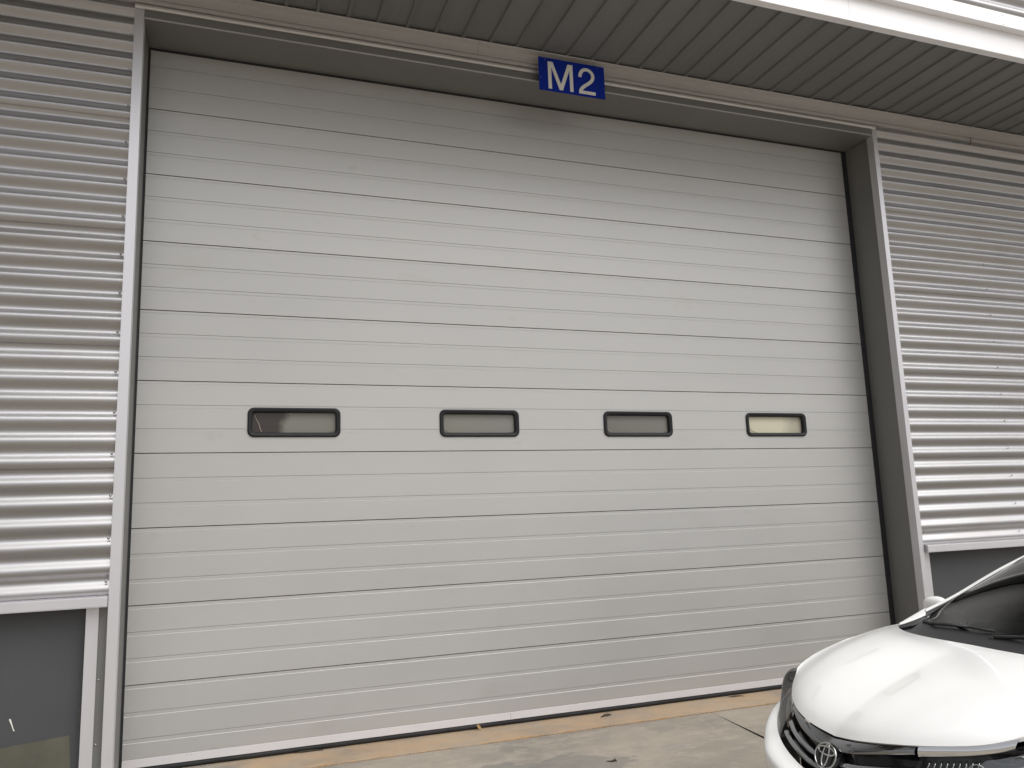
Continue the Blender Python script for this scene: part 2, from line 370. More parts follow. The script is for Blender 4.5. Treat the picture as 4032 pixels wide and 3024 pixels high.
# plinth walls and corner posts
pl = box('plinth_wall', XL, -.19, -.27, -.05, -.2, 1.04, M['plinth'], W)
box('plinth_wall', 6.50, XR, -.27, -.05, -.2, 1.04, M['plinth'], W)
mesh('bare_patch', [(-1.6, -.2735, -.1), (-.233, -.2735, -.1), (-.262, -.2735, .298), (-.62, -.2735, .270), (-1.6, -.2735, .22)], [(0, 1, 2, 3, 4)], M['patch'], W)
mesh('paint_chip', [(-.583, -.2735, .425), (-.573, -.2735, .428), (-.556, -.2735, .372), (-.548, -.2735, .355), (-.556, -.2735, .357), (-.566, -.2735, .385)], [(0, 5, 4, 3, 2, 1)], M['white'], W)
p1 = box('corner_post', -.197, -.127, -.330, -.05, -.2, 1.04, M['trim'], W, bevel=.001)
p2 = box('corner_post', -.1265, -.0745, -.322, -.05, -.2, 1.04, M['reveal'], W, bevel=.001)
p3 = box('corner_post', 6.4205, 6.515, -.330, -.05, -.2, 1.04, M['trim'], W, bevel=.001)
for z in (.986, .606, .236): screw((-.114, -.323, z), p2, .9)
# rough mortar edge beside the left post
mb = MB(); rs = random.Random(5)
pts = []; 
for i in range(60):
    z = 1.03-i*.02; pts.append((-.199-abs(rs.gauss(0, .0012))-(.012 if .36 < z < .46 else 0), -.30, z))
mb.tube(pts, [.0015+abs(rs.gauss(0, .0006)) for _ in pts], 6); mb.build('mortar_edge', M['patch'], W, True)

# eaves flashing of the wall, split at its joints
fj = [XL, -1.1, 2.4, 5.928, 9.4, XR]
for i in range(len(fj)-1):
    a, b = fj[i]+.0012, fj[i+1]-.0012
    prof = [(-.300, 5.214), (-.437, 5.204), (-.4385, 5.198), (-.436, 5.196), (-.372, 5.198), (-.372, 5.1245), (-.366, 5.1235), (-.3615, 5.121), (-.3615, 5.1175), (-.368, 5.115), (-.372, 5.1145), (-.372, 5.0935), (-.366, 5.0915), (-.30, 5.0915)]
    V, F = extrude_profile(prof, [a, b], True); mesh('wall_flashing', V, F, M['flash'], W)
# soffit: one ribbed sheet per bay
RP = 0.2232; RX0 = 2.488
sV = None
k0 = int((XL-RX0)/RP)+1; k1 = int((XR-RX0)/RP)
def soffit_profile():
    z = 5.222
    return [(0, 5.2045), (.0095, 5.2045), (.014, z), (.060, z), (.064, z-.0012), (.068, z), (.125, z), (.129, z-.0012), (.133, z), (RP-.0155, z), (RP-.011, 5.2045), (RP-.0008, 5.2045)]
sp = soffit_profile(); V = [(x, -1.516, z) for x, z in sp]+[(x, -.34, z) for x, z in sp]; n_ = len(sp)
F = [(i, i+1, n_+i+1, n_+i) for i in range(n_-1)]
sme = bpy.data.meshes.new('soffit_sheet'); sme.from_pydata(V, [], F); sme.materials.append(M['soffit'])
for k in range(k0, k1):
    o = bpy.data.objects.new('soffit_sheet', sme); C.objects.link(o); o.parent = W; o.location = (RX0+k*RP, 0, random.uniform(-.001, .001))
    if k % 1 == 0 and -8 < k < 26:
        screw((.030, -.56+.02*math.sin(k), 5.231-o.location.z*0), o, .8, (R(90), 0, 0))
box('canopy_deck', XL, XR, -1.45, -.2, 5.26, 5.28, M['gap'], W)
# fascia and the overhanging upper wall
ff = [XL, -2.0, 1.5, 5.068, 8.6, 12.1, XR]
for i in range(len(ff)-1):
    a, b = ff[i]+.0012, ff[i+1]-.0012
    prof = [(-1.46, 5.195), (-1.518, 5.195), (-1.520, 5.198), (-1.520, 5.41), (-1.46, 5.41)]
    V, F = extrude_profile(prof, [a, b], True); mesh('fascia_board', V, [tuple(reversed(f)) for f in F], M['fascia'], W)
uf = [XL, -.4, 3.1, 6.63, 10.1, XR]
for i in range(len(uf)-1):
    a, b = uf[i]+.0012, uf[i+1]-.0012
    prof = [(-1.46, 5.4115), (-1.578, 5.4115), (-1.580, 5.4135), (-1.580, 5.520), (-1.572, 5.524), (-1.572, 5.545), (-1.46, 5.56)]
    V, F = extrude_profile(prof, [a, b], True); o = mesh('upper_flashing', V, [tuple(reversed(f)) for f in F], M['fascia'], W)
    screw((a+.03, -1.580, 5.51), o); screw((a+.03, -1.580, 5.425), o)
for k in range(4):
    corr('upper_sheet', XL, XR, 5.545+.783*k, 5.545+.783*(k+1), y0=-1.547, zc=5.69+.04)
box('upper_wall', XL, XR, -1.50, -1.2, 5.42, 8.6, M['gap'], W)
box('roof', XL, XR, -1.60, 12, 8.66, 8.75, M['flash'], W)
box('rear_wall', XL, XR, 11.8, 12, -.2, 8.65, M['corr'], W)
box('side_wall', XL-.2, XL, -.3, 12, -.2, 8.65, M['corr'], W)
box('side_wall', XR, XR+.2, -.3, 12, -.2, 8.65, M['corr'], W)
box('canopy_end', XL-.2, XL, -1.58, -.3, 5.2, 8.65, M['corr'], W)
box('canopy_end', XR, XR+.2, -1.58, -.3, 5.2, 8.65, M['corr'], W)
box('floor_slab', XL, XR, .5, 11.8, -.2, GZ, M['conc'], W)
# thin cable end hanging from the flashing, far right
wr = MB().tube([(7.648, -.376, 5.12), (7.645, -.379, 5.09), (7.632, -.380, 5.055), (7.612, -.379, 5.03)], .0032, 6)
o = wr.build('cable_end', M['black'], None, True); tag(o, 'short black cable end hanging from the eaves flashing right of the door', 'cable')

# ------------------------------------------------------------------ sectional door
D = empty('sectional_door', (3.15, 0, GZ)); tag(D, 'closed grey sectional door of ten ribbed panels with four small windows', 'garage door')
D.location = (0, 0, 0)
DW = 6.3155
def panel_profile(top, bot, first):
    """(y,z) from top to bottom of one panel"""
    pr = [(.040, top), (.0035, top), (.0018, top-.0012)]
    h0 = 0
    def line(z, ya, yb):    # pressed line at z: from face ya to face yb
        return [(ya, z+.0015), (.0042, z+.0003), (.0042, z-.0003), (yb, z-.0015)]
    def ledge(z, ya, yb):   # sloping lower edge of the pressed strip, faces up
        return [(ya, z+.0016), (ya+.0010, z+.0012), (ya+.0010, z+.0008), (yb, z-.0014)]
    rec = .0006; ref = first
    if top == ref-.0024:
        pr[-1] = (rec, top-.0012); pr += ledge(ref-.022, rec, 0)
    for a in (.168, .333):
        za, zb = ref-a, ref-a-.024
        if za < top-.004: pr += line(za, 0, rec)+ledge(zb, rec, 0)
    pr += [(0, bot+.0012), (.0018, bot), (.040, bot)]
    return pr
WX = [1.045, 2.4475, 3.8465, 5.2500]; WZ = 2.2145
panels = []
for k in range(10):
    top = (k+1)*.5-.0024; bot = k*.5+.0024; ref = (k+1)*.5
    if k == 9: top = 4.957
    if k == 0: bot = .046
    pr = panel_profile(top, bot, ref)
    if k == 9: pr = [(.04, top), (.0018, top), (0, top-.0012)]+[p for p in pr[3:] if p[1] < top-.01]
    if k != 4:
        V, F = extrude_profile(pr, [0, DW*.25, DW*.5, DW*.75, DW], True)
        V = [(x, y, z) for x, y, z in V]
        o = mesh('door_panel', V, [tuple(reversed(f)) for f in F], M['door'], D)
    else:
        zc0, zc1 = WZ-.092, WZ+.092
        q = [pr[0]]
        for a, b in zip(pr[:-1], pr[1:]):
            for zc in (zc1, zc0):
                if a[1] > zc > b[1]:
                    t = (a[1]-zc)/(a[1]-b[1]); q.append((a[0]+(b[0]-a[0])*t, zc))
            q.append(b)
        xs = [0]
        for x in WX: xs += [x-.308, x+.308]
        xs.append(DW); n = len(q); V = [(x, y, z) for x in xs for y, z in q]; F = []
        for i in range(len(xs)-1):
            for j in range(n-1):
                if i % 2 == 1 and q[j][1] <= zc1+1e-6 and q[j+1][1] >= zc0-1e-6: continue
                F.append((i*n+j, i*n+j+1, (i+1)*n+j+1, (i+1)*n+j))
        o = mesh('door_panel', V, F, M['door'], D); o['label'] = 'panel with four small windows'
    panels.append(o)
box('door_core', .002, DW-.002, .041, .050, -.03, 4.955, M['gap'], D)
def rrect(w, h, r, n=7):
    P = []
    for cx, cz, a0 in ((w/2-r, h/2-r, 0), (-w/2+r, h/2-r, 90), (-w/2+r, -h/2+r, 180), (w/2-r, -h/2+r, 270)):
        for i in range(n+1):
            a = R(a0+90*i/n); P.append((cx+r*math.cos(a), cz+r*math.sin(a)))
    return P
for wi, x in enumerate(WX):
    V = []; F = []; prof = [(0, .0005), (.0008, -.006), (.004, -.0125), (.009, -.0145), (.019, -.0135), (.022, -.0105), (.025, -.0110), (.0285, -.0095), (.0325, -.003), (.0345, .006), (.0345, .026)]
    N = None
    for d, y in prof:
        P = rrect(.652-2*d, .214-2*d, max(.008, .046-d*.72)); N = len(P); V += [(px, y, pz) for px, pz in P]
    for k in range(len(prof)-1):
        for j in range(N): F.append((k*N+j, (k+1)*N+j, (k+1)*N+(j+1) % N, k*N+(j+1) % N))
    wn = mesh('window', V, [tuple(reversed(f)) for f in F], M['frame'], D, True, (x, 0, WZ))
    wn['label'] = ['window with a dark half pane and cracked sealant', 'window with an even grey pane', 'window with a darker grey pane', 'window with a bright cream pane'][wi]
    P = rrect(.585, .147, .02)
    mesh('pane', [(px, .024, pz) for px, pz in P], [tuple(range(len(P)))][::1], PANES[wi], wn)
    b = MB()
    if wi == 0:
        b.tube([(-.278, .017, .055), (-.268, .017, .03), (-.25, .017, -.005), (-.24, .017, -.035), (-.228, .016, -.070)], [.0012, .0014, .0016, .002, .0035], 6)
        b.tube([(.283, .017, -.035), (.268, .017, -.052), (.25, .017, -.064)], .0014, 6)
    elif wi == 3:
        b.tube([(-.286, .017, -.02), (-.265, .017, -.045), (-.24, .017, -.062), (-.21, .017, -.069)], .0015, 6)
    else:
        b.tube([(-.286, .017, -.03), (-.272, .017, -.048), (-.255, .017, -.060), (-.235, .017, -.069)], .0015, 6)
        b.tube([(.285, .017, -.045), (.27, .017, -.06), (.255, .017, -.068)], .0013, 6)
    b.build('sealant_bead', M['bead'] if wi != 3 else M['frame'], wn, True)
# bottom rail, rubber and side seals
prof = [(.03, .0455), (-.002, .0455), (-.003, .044), (-.0175, -.002), (-.015, -.004), (.03, -.004)]
V, F = extrude_profile(prof, [.001, 2.62], True); ra = mesh('bottom_rail', V, [tuple(reversed(f)) for f in F], M['alu'], D)
V, F = extrude_profile(prof, [2.6215, DW], True); mesh('bottom_rail', V, [tuple(reversed(f)) for f in F], M['alu'], D)
for x in (.384, .409, 1.9, 1.925): screw((x, -.005, .036), ra, .7)
prof = [(.03, -.0045), (-.003, -.0045), (-.010, -.009), (-.013, -.016), (-.012, -.026), (-.006, -.036), (.004, -.040), (.03, -.040)]
xs = [.0+DW*i/60 for i in range(61)]
V, F = extrude_profile(prof, xs, True); V = [(x, y+.0015*math.sin(x*5)+.001*math.sin(x*13), z) for x, y, z in V]
mesh('bottom_seal', V, [tuple(reversed(f)) for f in F], M['seal'], D, True)
box('side_seal', -.0154, -.0015, -.004, .03, -.04, 4.972, M['black'], D)
box('side_seal', 6.317, 6.3700, -.006, .03, -.04, 4.972, M['black'], D)
box('top_seal', -.0015, 6.317, -.002, .03, 4.9575, 4.9735, M['black'], D)
box('guide_rail', -.10, -.018, .042, .12, -.04, 4.97, M['gap'], D); box('guide_rail', 6.36, 6.44, .042, .12, -.04, 4.97, M['gap'], D)

# ------------------------------------------------------------------ sign M2
SG = empty('sign_board', (3.18, -.445, 5.005)); tag(SG, 'blue sign board reading M2 hung on the flashing above the door', 'sign')
bd = MB(); bd.box(-.2935, .2935, 0, .004, -.1435, .1435); bd.build('board', M['blue'], SG, bevel=.0006)
H = .236
def strip2d(P, wd):
    V = []; F = []
    for i, p in enumerate(P):
        a = np.array(P[max(i-1, 0)]); b = np.array(P[min(i+1, len(P)-1)]); t = b-a; t = t/np.hypot(*t); n = np.array([-t[1], t[0]])
        V += [tuple(np.array(p)+n*wd/2), tuple(np.array(p)-n*wd/2)]
    for i in range(len(P)-1): F.append((2*i, 2*i+1, 2*i+3, 2*i+2))
    return V, F
def crv(P, n=10, closed=False):
    P = np.array(P, float); Q = np.vstack([2*P[0]-P[1], P, 2*P[-1]-P[-2]]); o = []
    for i in range(len(P)-1):
        a, b, c, d = Q[i:i+4]
        for k in range(n):
            t = k/n; o.append(.5*((2*b)+(c-a)*t+(2*a-5*b+4*c-d)*t*t+(3*b-a-3*c+d)*t**3))
    o.append(P[-1]); return np.array(o)
def letter(V2, F2, ox, oz):
    V = [(ox+x, -.0012, oz+z) for x, z in V2]; V += [(ox+x, .0, oz+z) for x, z in V2]; n = len(V2)
    F = [tuple(f) for f in F2]
    return mesh('lettering', V, F, M['white'], SG)
mv = [(0, 0), (0, H), (.044, H), (.111, .052), (.176, H), (.220, H), (.220, 0), (.190, 0), (.190, H-.052), (.125, 0), (.096, 0), (.030, H-.048), (.030, 0)]
mf = [(0, 1, 11, 12), (1, 2, 11), (2, 3, 10, 11), (3, 9, 10), (3, 4, 8, 9), (4, 5, 8), (5, 6, 7, 8)]
letter(mv, [tuple(reversed(f)) for f in mf], -.214, -.123)
P = crv([(.0145, .146), (.017, .168), (.030, .196), (.052, .2135), (.076, .218), (.101, .212), (.121, .195), (.1315, .170), (.128, .143), (.112, .118), (.086, .095), (.056, .073), (.033, .052), (.020, .034), (.0155, .020)], 5)
v2, f2 = strip2d([tuple(p) for p in P], .029)
letter(v2, f2, .055, -.124)
foot = letter([(0, 0), (.149, 0), (.149, .0285), (0.0005, .0285)], [(0, 1, 2, 3)], .055, -.1245); foot.location.y = -.0008
for x, z in ((-.235, .128), (.232, .131), (-.278, -.035), (.286, -.05)): screw((x, 0, z), SG, .7)

# ------------------------------------------------------------------ car
CAR = empty('parked_car', (2.959, -2.835, -.150), -.064)
tag(CAR, 'white sedan parked nose left in front of the warehouse door', 'car')
def G(rows, nu, nv):
    """bicubic interpolation through a grid of points: rows x cols -> dense grid"""
    A = np.array([crv(r, nu) for r in rows])                  # rows x U x 3
    B = np.array([crv(A[:, j], nv) for j in range(A.shape[1])])   # U x V x 3
    return B.transpose(1, 0, 2)                               # V x U x 3
def mirrow(r):   # half row (centre first) -> full row
    r = np.array(r, float); m = r.copy(); m[:, 1] *= -1; return np.vstack([m[::-1], r[1:]])
CEN = np.array([2.3, 0, .65])
def surf(name, A, m, parent=CAR, lip=.012, inset=.0018, mirror=False, offset=0, center=CEN):
    A = np.array(A, float)
    nv, nu = A.shape[:2]
    # normals
    du = np.gradient(A, axis=1); dv = np.gradient(A, axis=0); N = np.cross(du, dv); N /= (np.linalg.norm(N, axis=2, keepdims=True)+1e-9)
    c = (N*(A-center)).sum(2).mean(); flip = c < 0
    if flip: N = -N
    if inset:   # open the shut lines a little
        for i0, i1 in ((0, 1), (-1, -2)):
            d = A[i1]-A[i0]; A[i0] += d/(np.linalg.norm(d, axis=1, keepdims=True)+1e-9)*inset
            d = A[:, i1]-A[:, i0]; A[:, i0] += d/(np.linalg.norm(d, axis=1, keepdims=True)+1e-9)*inset
    A = A+N*offset
    V = A.reshape(-1, 3).tolist(); F = []
    for i in range(nv-1):
        for j in range(nu-1):
            f = (i*nu+j, i*nu+j+1, (i+1)*nu+j+1, (i+1)*nu+j); F.append(tuple(reversed(f)) if flip else f)
    if lip:
        ring = [(0, j) for j in range(nu)]+[(i, nu-1) for i in range(1, nv)]+[(nv-1, j) for j in range(nu-2, -1, -1)]+[(i, 0) for i in range(nv-2, 0, -1)]
        base = len(V)
        for i, j in ring: V.append((A[i, j]-N[i, j]*lip).tolist())
        k = len(ring)
        for a in range(k):
            b = (a+1) % k; ia = ring[a][0]*nu+ring[a][1]; ib = ring[b][0]*nu+ring[b][1]
            f = (ia, base+a, base+b, ib); F.append(tuple(reversed(f)) if flip else f)
    def mk(V, F):
        o = mesh(name, V, F, m, parent, True); me = o.data
        # keep the folded edge crisp
        bm = bmesh.new(); bm.from_mesh(me)
        for e in bm.edges:
            if len(e.link_faces) == 2 and e.calc_face_angle(0) > R(50): e.smooth = False
        bm.to_mesh(me); bm.free(); return o
    o = mk(V, F)
    if mirror:
        V2 = [(x, -y, z) for x, y, z in V]; F2 = [tuple(reversed(f)) for f in F]; return o, mk(V2, F2)
    return o
def off(r, dx=0, dy=0, dz=0): return [(x+dx, y+dy, z+dz) for x, y, z in r]

# key curves, right half; x back from the nose, y to the right, z up
F0 = [(.200, 0, .643), (.194, .15, .663), (.230, .30, .684), (.308, .45, .705), (.403, .58, .731), (.478, .655, .760), (.525, .700, .785)]
F1 = [(.158, 0, .598), (.160, .13, .606), (.200, .27, .633), (.285, .42, .660), (.376, .555, .688), (.450, .642, .716), (.512, .700, .746)]
SS = [(.525, .700, .785), (.58, .730, .805), (.66, .750, .832), (.76, .760, .862), (.85, .765, .886), (1.0, .768, .916), (1.15, .768, .943), (1.27, .757, .958)]
RR = [(1.000, 0, .975), (1.003, .2, .973), (1.025, .37, .971), (1.085, .524, .968), (1.170, .65, .964), (1.27, .757, .958)]
# --- hood: lateral rows blended front to rear
def resample(P, n):
    P = np.array(P, float); d = np.r_[0, np.cumsum(np.linalg.norm(np.diff(P, axis=0), axis=1))]; t = np.linspace(0, d[-1], n)
    return np.stack([np.interp(t, d, P[:, k]) for k in range(3)], 1)
def dense(P, n): return resample(crv(P, 16), n)
NU, NV = 33, 33
f_ = dense(F0, NU); r_ = dense(RR, NU); s_ = dense(SS, NV); c0, c1 = f_[0], r_[0]
cl = dense([(.200, 0, .643), (.235, 0, .692), (.32, 0, .750), (.50, 0, .828), (.72, 0, .905), (.90, 0, .958), (1.0, 0, .975)], NV)
cl[0] = f_[0]; cl[-1] = r_[0]; s_[0] = f_[-1]; s_[-1] = r_[-1]
A = np.zeros((NV, NU, 3))
for i in range(NV):
    v = i/(NV-1)
    for j in range(NU):
        u = j/(NU-1)
        A[i, j] = (1-v)*f_[j]+v*r_[j]+(1-u)*cl[i]+u*s_[i]-((1-u)*(1-v)*f_[0]+u*(1-v)*f_[-1]+(1-u)*v*r_[0]+u*v*r_[-1])
        # crown near the edges and the long crease either side of the bulge
        y = A[i, j, 1]; yc = .50+.12*v
        A[i, j, 2] += .005*math.exp(-((y-yc)/.10)**2)*math.sin(math.pi*min(1, v*1.15))*.9+.022*math.sin(math.pi*v)*math.sin(math.pi*u)
full = np.concatenate([np.flip(A*np.array([1, -1, 1]), axis=1), A[:, 1:]], axis=1)
HOOD = surf('hood', full, M['carwhite'], lip=.014)
# --- chrome garnish between hood edge and grille/lamps, split at the lamps
def span(P, y0, y1, n):
    D_ = crv(P, 24); m = (D_[:, 1] >= y0-1e-6) & (D_[:, 1] <= y1+1e-6); return resample(D_[m], n)
YS = .405
def two(r0, r1, k, bulge=.010):
    out = []
    for i in range(k+1):
        t = i/k; B = r0*(1-t)+r1*t; c = B-CEN; c = c/np.linalg.norm(c, axis=1, keepdims=True); out.append(B+c*bulge*math.sin(math.pi*t))
    return np.array(out)
a0, a1 = span(F0, 0, YS-.002, 24), span(F1, 0, YS-.002, 24)
a0[0, 1] = a1[0, 1] = 0
hf = two(a0, a1, 5); hf[:, 0, 1] = 0
fullg = np.concatenate([np.flip(hf*np.array([1, -1, 1]), axis=1), hf[:, 1:]], axis=1)
surf('grille_garnish', fullg, M['darkchrome'], offset=-.007, lip=.02, inset=.004)
b0, b1 = span(F0, YS+.002, .682, 20), span(F1, YS+.002, .676, 20)
surf('lamp_garnish', two(b0, b1, 4, .006), M['chrome'], offset=-.003, lip=.008, inset=0, mirror=True)
# --- grille and bumper
L2 = [(.118, 0, .470), (.124, .15, .486), (.155, .30, .512), (.200, .42, .538), (.290, .57, .555), (.375, .68, .585), (.480, .775, .625), (.62, .835, .680), (.80, .870, .742)]
g0, g1 = span(F1, 0, YS-.004, 24), span(L2, 0, YS+.01, 24)
g0[0, 1] = g1[0, 1] = 0
gb = two(g0, g1, 4, 0.0)+np.array([.045, 0, 0]); gb[:, 0, 1] = 0
fb = np.concatenate([np.flip(gb*np.array([1, -1, 1]), axis=1), gb[:, 1:]], axis=1)
surf('grille', fb, M['gloss'], lip=0, inset=0)
GR = CAR
bar_cen = CEN
for v0, v1 in ((.30, .50), (.66, .86)):
    rows = []
    for t in (0, .2, .5, .8, 1):
        q = []
        for j in range(2, 24):
            u = j/23; tap = 1.0 if j > 5 else (.45+.55*(j-2)/4)
            vv = v0+(v1-v0)*(.5+(t-.5)*tap); p = g0[j]*(1-vv)+g1[j]*vv
            q.append(p+np.array([.014-.012*math.sin(math.pi*t), 0, 0]))
        rows.append(q)
    surf('grille_bar', np.array(rows), M['darkchrome'], lip=.012, inset=0, mirror=True)
# bumper skin
L2b = L2
L3 = [(.030, 0, .430), (.036, .15, .432), (.062, .30, .445), (.105, .42, .462), (.205, .57, .480), (.290, .68, .490), (.395, .785, .500), (.52, .850, .50), (.605, .872, .50)]
L2c = L2[:7]+[(.565, .818, .655), (.625, .845, .672)]
L4 = [(.055, 0, .300), (.060, .15, .302), (.085, .30, .305), (.130, .42, .31), (.220, .57, .32), (.300, .68, .33), (.400, .785, .34), (.52, .850, .35), (.590, .868, .36)]
L5 = [(.12, 0, .175), (.125, .15, .175), (.15, .30, .176), (.19, .42, .178), (.27, .57, .18), (.345, .68, .185), (.44, .775, .19), (.53, .835, .20), (.585, .855, .22)]
L23 = [tuple((np.array(a)*.55+np.array(b)*.45)+np.array([-.030, 0, .008])) for a, b in zip(L2c, L3)]
bump = G([mirrow(L2c), mirrow(L23), mirrow(L3), mirrow(L4), mirrow(L5)], 6, 5)
surf('front_bumper', bump, M['carwhite'], lip=.02)
# lower intake and number plate recess (dark)
MB().box(.035, .10, -.42, .42, .215, .285).build('lower_intake', M['plastic'], CAR, bevel=.008)
# --- head lamps
l0 = span(F1, YS+.004, .697, 26); l1t = crv(L2, 24); l1 = resample(l1t[l1t[:, 1] >= YS+.012], 26)
l0 = resample(np.vstack([l0, np.array([(.56, .745, .776), (.66, .806, .772), (.745, .845, .763), (.80, .868, .750)])]), 26)
lamp = two(l0, l1, 8, .008)
for i_ in range(lamp.shape[0]):
    for j_ in range(lamp.shape[1]):     # the lamp swells outward towards the wing
        t_ = i_/(lamp.shape[0]-1); u_ = j_/(lamp.shape[1]-1)
        b_ = math.sin(math.pi*t_**.62)*math.exp(-((u_-.62)/.20)**2)
        lamp[i_, j_] += np.array([-.034, .024, .010])*b_
lens = surf('headlight', lamp, M['lens'], lip=0, inset=.002, mirror=True)
for sgn, lo in zip((1, -1), lens):
    lo['label'] = 'headlight on the wall side' if sgn == 1 else 'headlight on the near side'
    mm = np.array([1, sgn, 1])
    hb = lamp.copy()
    # housing: the lens shape pushed inward
    hb2 = (two(l0, l1, 8, -.02)+np.array([.055, -.028, 0]))*mm
    bowl = np.concatenate([lamp[:1]*mm+0, hb2, lamp[-1:]*mm], axis=0)
    surf('housing', bowl, M['housing'], parent=lo, lip=0, inset=0)
    # projector rings and reflectors along the lamp
    for u, rad, zz in ((.50, .036, .5), (.28, .030, .5)):
        j = int(u*25); c = (l0[j]*(1-zz)+l1[j]*zz+np.array([.038, -.018, 0]))*mm
        mb = MB(); n = 20
        prof = [(0, .030), (.6, .026), (.85, .014), (1.0, -.006), (1.12, -.010), (1.2, .0), (1.22, .02)]
        V = []; Fx = []
        dirv = np.array([-.82, .55*sgn, .12]); dirv /= np.linalg.norm(dirv)
        e1 = np.cross(dirv, [0, 0, 1.]); e1 /= np.linalg.norm(e1); e2 = np.cross(e1, dirv)
        for rr, dd in prof:
            for a in range(n):
                an = 2*math.pi*a/n; V.append(c-dirv*dd+(e1*math.cos(an)+e2*math.sin(an))*rad*max(rr, .02))
        for i in range(len(prof)-1):
            for a in range(n): Fx.append((i*n+a, i*n+(a+1) % n, (i+1)*n+(a+1) % n, (i+1)*n+a))
        mb.add(V, Fx); mb.build('reflector', M['reflector'], lo, True)
    # ribbed position lamp near the grille and the pale strip below it
    mb = MB()
    for q in range(9):
        j = 1+q*.75; jj = int(j); t = j-jj
        p0 = (l0[jj]*(1-t)+l0[jj+1]*t); p1 = (l1[jj]*(1-t)+l1[jj+1]*t)
        a = (p0*.86+p1*.14+np.array([.024, -.004, 0]))*mm; b = (p0*.62+p1*.38+np.array([.022, -.004, 0]))*mm
        mb.tube([a, b], .0042, 6)
    mb.build('position_lamp', M['reflector'], lo, True)
    st = two(l0[1:12]*.48+l1[1:12]*.52, l0[1:12]*.26+l1[1:12]*.74, 2, .002)+np.array([.024, -.006, 0])
    surf('indicator_strip', st*mm, M['amber'], parent=lo, lip=.006, inset=0)
    fin = two(l0[8:15]*.86+l1[8:15]*.14, l0[6:13]*.55+l1[6:13]*.45, 2, .004)+np.array([.026, -.008, 0])
    surf('lamp_fin', fin*mm, M['darkchrome'], parent=lo, lip=.006, inset=0)
# --- emblem
EM = MB(); ec = np.array([.144, -.010, .569]); tilt = R(24)
ex = np.array([0, 1., 0]); ez = np.array([math.sin(tilt), 0, math.cos(tilt)]); en = np.array([-math.cos(tilt), 0, math.sin(tilt)])
def ell(a, b, cx, cz, r, n=36):
    pts = []
    for i in range(n):
        an = 2*math.pi*i/n; pts.append(Vector(ec+ex*(cx+a*math.cos(an))+ez*(cz+b*math.sin(an))+en*(.008)))
    EM.tube(pts, r, 8, True)
ell(.067, .053, 0, 0, .0040); ell(.019, .047, 0, 0.001, .0040); ell(.053, .0165, 0, .0215, .0040)
em = EM.build('emblem', mat('badge_metal', (.55, .55, .54), .16, 1.0), CAR, True)
pl_ = [ec+ex*(.080*math.cos(a))+ez*(.058*math.sin(a))-en*.004 for a in [2*math.pi*i/32 for i in range(32)]]
pb = [p-en*.03 for p in pl_]
mesh('badge_base', [tuple(p) for p in pl_+pb], [tuple(range(32))]+[(i, 32+i, 32+(i+1) % 32, (i+1) % 32) for i in range(32)], M['gloss'], em)
# --- fenders
r0 = SS[:1]+[SS[2], SS[4], SS[5], SS[6], (1.285, .757, .960)]
f1 = [(.552, .728, .783), (.68, .782, .812), (.86, .812, .853), (1.0, .818, .878), (1.15, .818, .902), (1.31, .812, .92)]
f2 = [(.610, .780, .775), (.72, .822, .778), (.87, .858, .792), (1.0, .868, .802), (1.15, .868, .812), (1.33, .862, .82)]
f3 = [(.700, .826, .768), (.76, .850, .760), (.87, .878, .742), (1.0, .888, .740), (1.15, .888, .738), (1.34, .880, .735)]
surf('front_fender', G([r0, f1, f2, f3], 6, 6), M['carwhite'], inset=0, lip=.012, mirror=True)
f4 = [(.640, .852, .684), (.725, .866, .722), (.86, .879, .738), (1.0, .889, .738), (1.15, .889, .736), (1.34, .881, .733)]
f5 = [(.605, .872, .44), (.690, .884, .565), (.82, .892, .645), (.97, .895, .668), (1.14, .892, .62), (1.285, .89, .44)]
surf('wheel_arch', G([f4, f5], 6, 6), M['carwhite'], inset=0, lip=.03, mirror=True)
# --- cowl, windscreen, pillars
WB = [(1.185, 0, 1.000), (1.205, .31, .999), (1.262, .54, .993), (1.372, .682, .975)]
ck = []
n_c = 24
rr_ = dense(RR, n_c); wb_ = dense(WB+[(1.40, .715, .985)], n_c)
rows = []
for t, dz in ((0, -.025), (.15, -.035), (.5, -.030), (.85, -.008), (1, .000)):
    rows.append(rr_*(1-t)+wb_*t+np.array([0, 0, dz]))
rows = np.array(rows); rows[:, 0, 1] = 0
fc = np.concatenate([np.flip(rows*np.array([1, -1, 1]), axis=1), rows[:, 1:]], axis=1)
surf('cowl_panel', fc, M['plastic'], inset=0, lip=.02)
RL = [(1.430, .730, 1.030), (1.62, .700, 1.103), (1.80, .664, 1.190), (1.95, .636, 1.258), (2.15, .605, 1.335), (2.45, .583, 1.388), (2.8, .575, 1.405), (3.2, .572, 1.390), (3.55, .578, 1.330), (3.85, .60, 1.225), (4.08, .63, 1.13), (4.22, .66, 1.06)]
WI = [(1.395, .690, .998), (1.585, .655, 1.092), (1.765, .617, 1.180), (1.925, .588, 1.255), (2.09, .560, 1.335)]
pil_o = RL[:5]; pil_i = [(x-.010, y-.030, z-.004) for x, y, z in pil_o]
